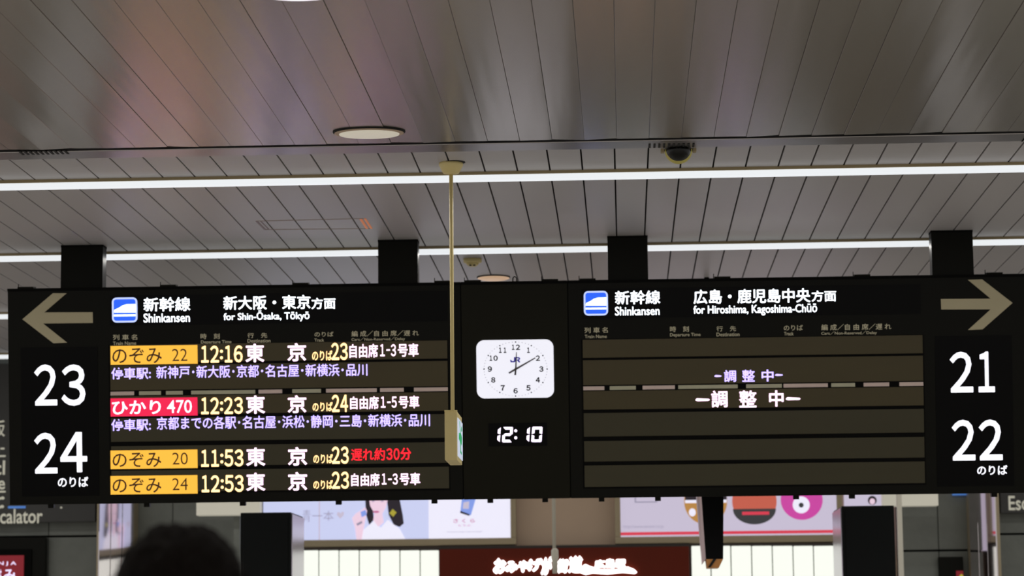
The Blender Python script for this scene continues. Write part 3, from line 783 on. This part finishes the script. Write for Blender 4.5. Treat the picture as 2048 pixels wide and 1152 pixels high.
link('printed_heart', fP.ppoly([(681, 1038), (674, 1030), (675, 1025), (679, 1024), (682, 1027), (685, 1023), (689, 1025), (688, 1031)], .022, .0225, 'poster3'), p1, 'faint heart')
link('large_can', fP.ppoly([(930, 970), (958, 976), (942, 1031), (921, 1025), (924, 1000)], .022, .0235, 'pblue'), p1, 'slanted pale blue can')
link('large_can_label', fP.ppoly([(927, 1005), (939, 1003), (938, 1018), (926, 1018)], .0235, .0245, 'poster3'), p1, 'pink label')
link('can_base', fP.ppoly([(921.5, 1022), (940, 1029), (938.5, 1032), (920.5, 1026)], .0236, .0246, 'clockgrey'), p1, 'dark base')
text(fP, 'さ く ら', 907, 1038, 950, 1046, 'protext', p1, .024, bold=.01)
text(fP, 'とうふ', 917, 1049, 942, 1053, 'protext', p1, .024)
text(fP, 'www.photo.image.co.jp/press/sample', 894, 1062, 965, 1065.5, 'pgrey', p1, .024, off=-.004)
# poster 2
p2, v0, v1 = lightbox(1238.5, 1669, 1072, 690, 14, 'poster3', 'backlit poster with coloured discs over a red stripe')
link('red_stripe', fP.pbox(1238.5, 1062.5, 1669, 1068.5, .02, .023, 'pred'), p2, 'red stripe')
link('printed_frame', fP.pbox(1269, 975, 1314, 1005.5, .02, .0215, 'pgrey'), p2)
link('printed_frame', fP.pbox(1272, 975, 1311, 1003, .0215, .0225, 'poster3'), p2)
text(fP, 'http://www.tenant.co.jp', 1247, 1050, 1327, 1058, 'pgrey', p2, .0225, off=-.002)
# plain coloured discs stand in for the printed cartoon heads
g = link('tan_disc', fP.disc(1411, 1003, 43, 46, .02, .022, 'ptan', 36), p2, 'tan printed disc with a pale band')
link('disc_band', fP.pbox(1370, 1000, 1453, 1006, .022, .0235, 'poster2'), g)
link('disc_band', fP.pbox(1370, 985, 1453, 1000, .022, .0235, 'hairprint'), g)
link('disc_spot', fP.disc(1384.5, 1025, 7, 8, .022, .0235, 'poster2', 16), g)
g = link('orange_disc', fP.disc(1508.5, 1003, 44.5, 46, .02, .022, 'porange', 36), p2, 'orange printed disc with a charcoal lower half')
link('disc_lower_half', fP.disc(1508.5, 1018, 43, 31, .022, .0232, 'pdark', 24, 180, 360), g, 'charcoal lower half')
link('disc_band', fP.pbox(1484, 1023.5, 1538, 1030, .0235, .0245, 'pred'), g)
g = link('magenta_disc', fP.disc(1603, 1000, 42, 40, .02, .022, 'pmag', 36), p2, 'magenta printed disc with a white ring')
link('disc_ring', fP.disc(1602, 1010, 17, 17, .022, .0235, 'poster2', 24), g)
link('disc_centre', fP.disc(1602, 1010.5, 5, 5, .0235, .025, 'pdark', 14), g)
# another poster beyond the right cabinet
p3 = link('poster', fP.pbox(1688, 900, 1784, 1100, -.02, .02, 'poster3'), label='narrow poster strip above the right black cabinet', cat='poster')
link('printed_band', fP.pbox(1773, 900, 1778, 1012, .02, .022, 'pred'), p3, 'red edge band')
link('printed_mark', fP.disc(1744, 1001, 9, 9, .02, .0215, 'hairprint', 14), p3)
link('printed_mark', fP.disc(1744, 1003, 5.5, 6, .0215, .023, 'pink', 14), p3)
# shop fascia with glowing script
fF = wf(YW-.12)
t = link('shop_fascia', fF.pbox(880, 1096, 1379, 1205, -.07, .06, 'brown', .006), label='dark red brown shop fascia with glowing white script', cat='shop sign')
link('top_band', fF.pbox(880, 1090.5, 1379, 1099, -.10, .045, 'brownband', .004), t, 'almost black top band')
NX = .07
text(fF, 'お', 987, 1117, 1014, 1148, 'neon', t, NX, bold=.07, slant=.15)
text(fF, 'みや', 1011, 1121, 1060, 1146, 'neon', t, NX, bold=.07, slant=.15)
text(fF, 'げ', 1056, 1117, 1086, 1144, 'neon', t, NX, bold=.07, slant=.15)
text(fF, 'が', 1082, 1113, 1106, 1151, 'neon', t, NX, bold=.07, slant=.15)
text(fF, '街', 1114, 1118, 1138, 1147, 'neon', t, NX, bold=.07, slant=.12)
text(fF, '道', 1136, 1112, 1166, 1147, 'neon', t, NX, bold=.07, slant=.12)
text(fF, '広', 1189, 1120, 1211, 1137, 'neon', t, NX, bold=.06)
text(fF, '島', 1211, 1118, 1231, 1137, 'neon', t, NX, bold=.06)
text(fF, '駅', 1231, 1119, 1252, 1137, 'neon', t, NX, bold=.06)
link('script_swoosh', fF.ppoly([(1160, 1146), (1163, 1134), (1171, 1129), (1180, 1133), (1200, 1139), (1235, 1139), (1255, 1134), (1268, 1139), (1274, 1145), (1270, 1148), (1245, 1146), (1215, 1149), (1185, 1147), (1172, 1150)], .07, .08, 'neon'), t, 'glowing swoosh')
# backlit frosted panels


def panels(xs, label, y0):
    t = empty('lit_panel_band', fF.W(fF.uv((xs[0]+xs[-1])/2, 1150)[0], 1.2, 0), label, 'lit panels', 'backlit panel bands beside the shop fascia')
    link('carcass', fF.pbox(xs[0]-1, y0-5, xs[-1]+.5, 1380, -.10, .0, 'brownband'), t)
    for i in range(len(xs)-1):
        u0, u1, _, v1 = fF.rect(xs[i]+1.2, y0, xs[i+1]-1.2, 1300)
        _, _, vm, _ = fF.rect(xs[i], y0, xs[i+1], 1136)
        link('frosted_panel', fF.ubox(u0, u1, fF.uv(xs[i], 1370)[1], v1, 0, .03, 'tile', .006), t)
    return t


panels([560, 598, 638, 678.5, 719, 760, 800.5, 841, 879.5], 'backlit frosted panels left of the shop fascia', 1101)
panels([1383.5, 1423, 1463.5, 1505, 1546.5, 1588, 1629, 1670], 'backlit frosted panels right of the shop fascia', 1092)
# lower shop fronts below the frame, invented warm and dark sections for the steel to reflect
zl = fF.uv(1024, 1380)[1]
for xa, xb, mt, nm, lb in ((478, 560, 'addeddark', 'shop_wall', 'added dark section below the left panels'), (560, 880, 'shopgrey', 'shop_wall', 'grey shop wall below the lit panels'),
                           (880, 1230, 'shopgrey', 'shop_wall', 'grey shop wall below the fascia'), (1230, 1300, 'addedglow', 'added_glow_panel', 'added warm glowing panel below the fascia'), (1300, 1382, 'addeddark', 'shop_wall', 'added dark section below the fascia'),
                           (1382, 1480, 'addeddark', 'shop_wall', 'added dark section below the right panels'), (1480, 1800, 'shopgrey', 'shop_wall', 'grey shop wall below the right panels')):
    u0, u1, _, _ = fF.rect(xa, 1200, xb, 1300)
    ztop = fF.uv(1000, 1206)[1] if 880 <= xa < 1382 else fF.uv(1000, 1384)[1]
    link(nm, fF.ubox(u0+.003, u1-.003, 0, ztop, -.08, .01, mt, .004), label=lb, cat='shop front')
# black cabinets in front


def cabinet(xa, xb, ytop, Y, dep, side, label):
    a, b = x_of(xa, Y), x_of(xb, Y); zt = z_of(ytop, Y, (xa+xb)/2)
    t = empty('display_cabinet', ((a+b)/2, Y, 0), label, 'cabinet', 'tall black display cabinets')
    link('cabinet_body', box(a, b, Y, Y+dep, 0, zt, 'cabinet', .006), t)
    if side > 0: link('side_panel', box(b, b+.008, Y+.012, Y+dep, .05, zt-.012, 'cabside', .002), t, 'polished side panel')
    else: link('side_panel', box(a-.008, a, Y+.012, Y+dep, .05, zt-.012, 'cabside', .002), t, 'polished side panel')
    link('plinth', box(a+.02, b-.02, Y+.02, Y+dep-.02, -.0, .05, 'joint'), t)
    link('front_panel', box(a+.02, b-.02, Y-.006, Y, .12, zt-.03, 'cabinet', .003), t)


cabinet(480.5, 582, 1025, 16.6, .62, 1, 'tall black display cabinet left of the shop with polished right side')
cabinet(1685, 1790, 1011.5, 16.6, .66, -1, 'tall black display cabinet right of the shop with polished left side')
# white rod with a sleeve behind the sign
Y = 16.2
c = at(1108, 1050, Y)
t = empty('hanging_rod', (c.x, Y, H), 'thin white rod with a thicker sleeve hanging before the shop fascia', 'rod')
z1, z2, z3 = at(1109, 1100, Y).z, at(1110, 1104, Y).z, at(1110, 1147, Y).z
link('rod', lathe([(.0115, 0), (.0115, z1-H)], (c.x, Y, H), 'rodwhite', 16), t)
link('sleeve', lathe([(.012, z1-H+.012), (.023, z1-H-.002), (.024, z2-H-.04), (.018, z2-H-.06), (.016, z3-H)], (c.x+.003, Y, H), 'rodwhite', 20), t)
link('ceiling_cup', lathe([(.05, 0), (.04, -.03), (.013, -.035)], (c.x, Y, H), 'rodwhite', 20), t)
# slim hanging sign seen edge on
Y = 15.6
t = empty('hanging_sign', at(1430, 1000, Y), 'slim black hanging sign seen edge on with amber lower end, right of the fascia', 'hanging sign')
top = z_of(985, Y, 1420)+.45
fl, fr_ = x_of(1412, Y, 1119), x_of(1446.5, Y, 1119); zb = at(1430, 1118, Y).z
tl, trr = x_of(1402.5, Y, 995)-.02, x_of(1450, Y, 995)+.004
D = .42
zk = top
P = [(fl, Y, zb), (fr_, Y, zb), (fr_, Y+D, zb), (fl+.004, Y+D, zb), (tl, Y, zk), (trr, Y, zk), (trr, Y+D, zk), (tl, Y+D, zk)]
link('sign_body', hexa([Vector(p) for p in P], 'panelblack', .003), t)
P = [(fl-.022, Y+.02, zb-.03), (fl-.001, Y, zb), (fl-.001, Y+.2, zb), (fl-.022, Y+.2, zb-.03), (tl-.036, Y+.02, zk), (tl-.001, Y, zk), (tl-.001, Y+.2, zk), (tl-.036, Y+.2, zk)]
link('lit_side_plate', hexa([Vector(p) for p in P], 'pinkside', .002), t, 'side plate coloured pinkish as the lit face')  # light on this side face is put into the pale colour
P = [(fl+.006, Y+.015, zb-.055), (fr_-.028, Y+.015, zb-.055), (fr_-.028, Y+.2, zb-.055), (fl+.006, Y+.2, zb-.055), (fl, Y, zb), (fr_, Y, zb), (fr_, Y+.2, zb), (fl, Y+.2, zb)]
link('lower_end', hexa([Vector(p) for p in P], 'orange', .003), t, 'amber lower end')
P = [(fl+.012, Y+.006, zb-.05), (fl+.028, Y+.006, zb-.05), (fl+.028, Y+.03, zb-.05), (fl+.012, Y+.03, zb-.05), (fl+.045, Y-.004, zb+.001), (fl+.065, Y-.004, zb+.001), (fl+.065, Y+.03, zb+.001), (fl+.045, Y+.03, zb+.001)]
link('end_clip', hexa([Vector(p) for p in P], 'slot'), t, 'black diagonal clip')
link('hanger', box((tl+trr)/2-.015, (tl+trr)/2+.015, Y+.1, Y+.13, zk-.01, H, 'black'), t)

# ------------------------------------------------------------------ the person in the foreground
PY = 3.9
hc = at(357, 1152, PY)
hx = hc.x; ztop = at(350, 1046, PY).z; HT = ztop - .012
g = empty('person', (hx, PY, 0), 'person with short black hair seen from behind, facing the board', 'person')


def skinned(name, pts, edges, radii, m, parent, label=None, sub=2):
    me = bpy.data.meshes.new(name); me.from_pydata(pts, edges, [])
    o = bpy.data.objects.new(name, me); COL.objects.link(o)
    o.modifiers.new('skin', 'SKIN'); s = o.modifiers.new('sub', 'SUBSURF'); s.levels = sub; s.render_levels = sub
    for i, r in enumerate(radii):
        v = me.skin_vertices[0].data[i]; v.radius = r if isinstance(r, tuple) else (r, r); v.use_root = (i == 0)
    bpy.context.view_layer.update()
    me2 = bpy.data.meshes.new_from_object(o.evaluated_get(bpy.context.evaluated_depsgraph_get()))
    bpy.data.objects.remove(o)
    me2.materials.clear(); me2.materials.append(M[m])
    for p in me2.polygons: p.use_smooth = True
    return link(name, me2, parent, label)


def bp(x, y, z): return (hx+x, PY+y, z)


S = HT/1.72
pts = [bp(0, 0, .95*S), bp(0, 0, 1.12*S), bp(0, -.01, 1.30*S), bp(0, -.01, 1.42*S), bp(0, 0, 1.50*S), bp(0, .02, 1.58*S),   # 0-5 pelvis..skull base
       bp(.09, 0, .90*S), bp(.10, .01, .50*S), bp(.10, -.02, .09*S), bp(.11, .09, .035*S),
       bp(-.09, 0, .90*S), bp(-.10, .01, .50*S), bp(-.10, -.02, .09*S), bp(-.11, .09, .035*S),
       bp(.17, -.01, 1.40*S), bp(.23, .0, 1.12*S), bp(.24, .06, .88*S), bp(-.17, -.01, 1.40*S), bp(-.23, .0, 1.12*S), bp(-.24, .06, .88*S)]
ed = [(0, 1), (1, 2), (2, 3), (3, 4), (4, 5), (0, 6), (6, 7), (7, 8), (8, 9), (0, 10), (10, 11), (11, 12), (12, 13), (3, 14), (14, 15), (15, 16), (3, 17), (17, 18), (18, 19)]
rd = [(.14, .11), (.12, .095), (.15, .11), (.10, .08), .055, .06, .085, .058, .042, .035, .085, .058, .042, .035, .058, .045, .033, .058, .045, .033]
body = skinned('body', pts, ed, rd, 'skin', g)
# clothes: same skeleton a little thicker
skinned('jacket', pts[:4]+[bp(.17, -.01, 1.40*S), bp(.23, .0, 1.12*S), bp(.238, .055, .92*S), bp(-.17, -.01, 1.40*S), bp(-.23, .0, 1.12*S), bp(-.238, .055, .92*S), bp(0, 0, .84*S)],
        [(0, 1), (1, 2), (2, 3), (3, 4), (4, 5), (5, 6), (3, 7), (7, 8), (8, 9), (0, 10)], [(.175, .135), (.155, .13), (.175, .13), (.115, .10), .078, .062, .05, .078, .062, .05, (.185, .145)], 'coat', g, 'dark jacket')
skinned('trousers', [bp(0, 0, .93*S), bp(.09, 0, .86*S), bp(.10, .01, .50*S), bp(.10, -.02, .10*S), bp(-.09, 0, .86*S), bp(-.10, .01, .50*S), bp(-.10, -.02, .10*S)],
        [(0, 1), (1, 2), (2, 3), (0, 4), (4, 5), (5, 6)], [(.15, .12), .10, .078, .068, .10, .078, .068], 'trousers', g, 'charcoal trousers')
for sx in (-1, 1):
    skinned('shoe', [bp(sx*.10, -.05, .05), bp(sx*.105, .05, .045), bp(sx*.115, .15, .035)], [(0, 1), (1, 2)], [.048, .046, .034], 'shoe', g, 'black shoe')
    # hand: palm with five fingers
    hp = Vector(bp(sx*.24, .06, .87*S))
    P = [hp, hp+Vector((0, .008, -.05)), hp+Vector((0, .012, -.085))]; E = [(0, 1), (1, 2)]; Rr = [.024, (.018, .034), (.014, .036)]
    for k, (dy, l) in enumerate(((-.030, .060), (-.010, .078), (.010, .074), (.030, .055))):
        i = len(P); P += [hp+Vector((0, .012+dy, -.092)), hp+Vector((-sx*.006, .014+dy, -.092-l*.55)), hp+Vector((-sx*.016, .014+dy, -.092-l))]
        E += [(2, i), (i, i+1), (i+1, i+2)]; Rr += [.0095, .0085, .0075]
    i = len(P); P += [hp+Vector((-sx*.008, .04, -.045)), hp+Vector((-sx*.018, .058, -.075)), hp+Vector((-sx*.02, .062, -.10))]; E += [(1, i), (i, i+1), (i+1, i+2)]; Rr += [.011, .010, .0085]
    skinned('hand', P, E, Rr, 'skin', g)


def ellipsoid(c, r, m, nu=40, nv=28, fn=None):
    vs, fs = [], []
    for i in range(nv+1):
        th = math.pi*i/nv
        for j in range(nu):
            ph = 2*math.pi*j/nu
            d = Vector((math.sin(th)*math.cos(ph), math.sin(th)*math.sin(ph), math.cos(th)))
            k = fn(d) if fn else 1
            vs.append(Vector(c)+Vector((d.x*r[0]*k, d.y*r[1]*k, d.z*r[2]*k)))
    for i in range(nv):
        for j in range(nu):
            fs.append((i*nu+j, i*nu+(j+1) % nu, (i+1)*nu+(j+1) % nu, (i+1)*nu+j))
    me = mesh(vs, fs, m, True)
    bm = bmesh.new(); bm.from_mesh(me); bmesh.ops.remove_doubles(bm, verts=bm.verts, dist=1e-5); bm.to_mesh(me); bm.free()
    return me


def face(d):
    k = 1.0
    if d.y > 0:
        k += .10*math.exp(-((d.x/.13)**2+((d.z+.10)/.16)**2))*1.4      # nose
        k -= .05*math.exp(-(((abs(d.x)-.32)/.14)**2+((d.z-.08)/.10)**2))  # eye sockets
        k += .03*math.exp(-((d.x/.25)**2+((d.z+.45)/.07)**2))           # lips
    if d.z < -.2: k *= 1-.16*abs(d.x)*(-d.z)
    return k


HC = Vector(bp(0, .02, HT-.115))
link('head', ellipsoid(HC, (.078, .096, .118), 'skin', fn=face), g)
for sx in (-1, 1):
    link('ear', ellipsoid(HC+Vector((sx*.08, 0, -.01)), (.010, .020, .032), 'skin', 14, 10), g)
    link('eye', ellipsoid(HC+Vector((sx*.030, .083, .008)), (.012, .008, .007), 'clockdark', 12, 8), g)
link('mouth', ellipsoid(HC+Vector((0, .090, -.052)), (.022, .006, .006), 'protext', 12, 8), g)
import mathutils.noise as mn


def hairfn(d):
    k = 1+.05*mn.noise(d*3.1+Vector((4, 1, 2)))+.035*mn.noise(d*8)+.02*mn.noise(d*21)
    k -= .035*math.exp(-(((d.x-.12)/.10)**2))*max(0, d.z)
    if d.y > .35 and d.z < .35: k *= max(.55, 1-(d.y-.35)*1.2*(1 if d.z < .2 else .5))
    if d.z < -.45: k *= max(.6, 1-(-.45-d.z)*.9)
    return k


hr = link('hair', ellipsoid(HC+Vector((0, -.012, .010)), (.104, .110, .118), 'hair', 96, 64, hairfn), g, 'short black hair')
# loose strands over the crown
vs, fs = [], []
for i in range(2600):
    th = math.acos(random.uniform(-.35, 1)); ph = random.uniform(0, 2*math.pi)
    d = Vector((math.sin(th)*math.cos(ph), math.sin(th)*math.sin(ph), math.cos(th)))
    if d.y > .3 and d.z < .5: continue
    k = hairfn(d)
    p = HC+Vector((0, -.012, .010))+Vector((d.x*.104*k, d.y*.110*k, d.z*.118*k))
    tang = (Vector((random.gauss(0, .5), random.gauss(-.3, .5), -.4-.3*d.z))+d*random.uniform(.15, .8)).normalized()
    sd = tang.cross(d).normalized()*.0008; L = random.uniform(.012, .034)
    b = len(vs); vs += [p-sd, p+sd, p+tang*L*.6+sd*.6, p+tang*L*.6-sd*.6, p+tang*L-d*.003]
    fs += [(b, b+1, b+2, b+3), (b+3, b+2, b+4)]
o = link('hair_strands', mesh(vs, fs, 'hair'), hr); o['kind'] = 'stuff'

flush_texts()
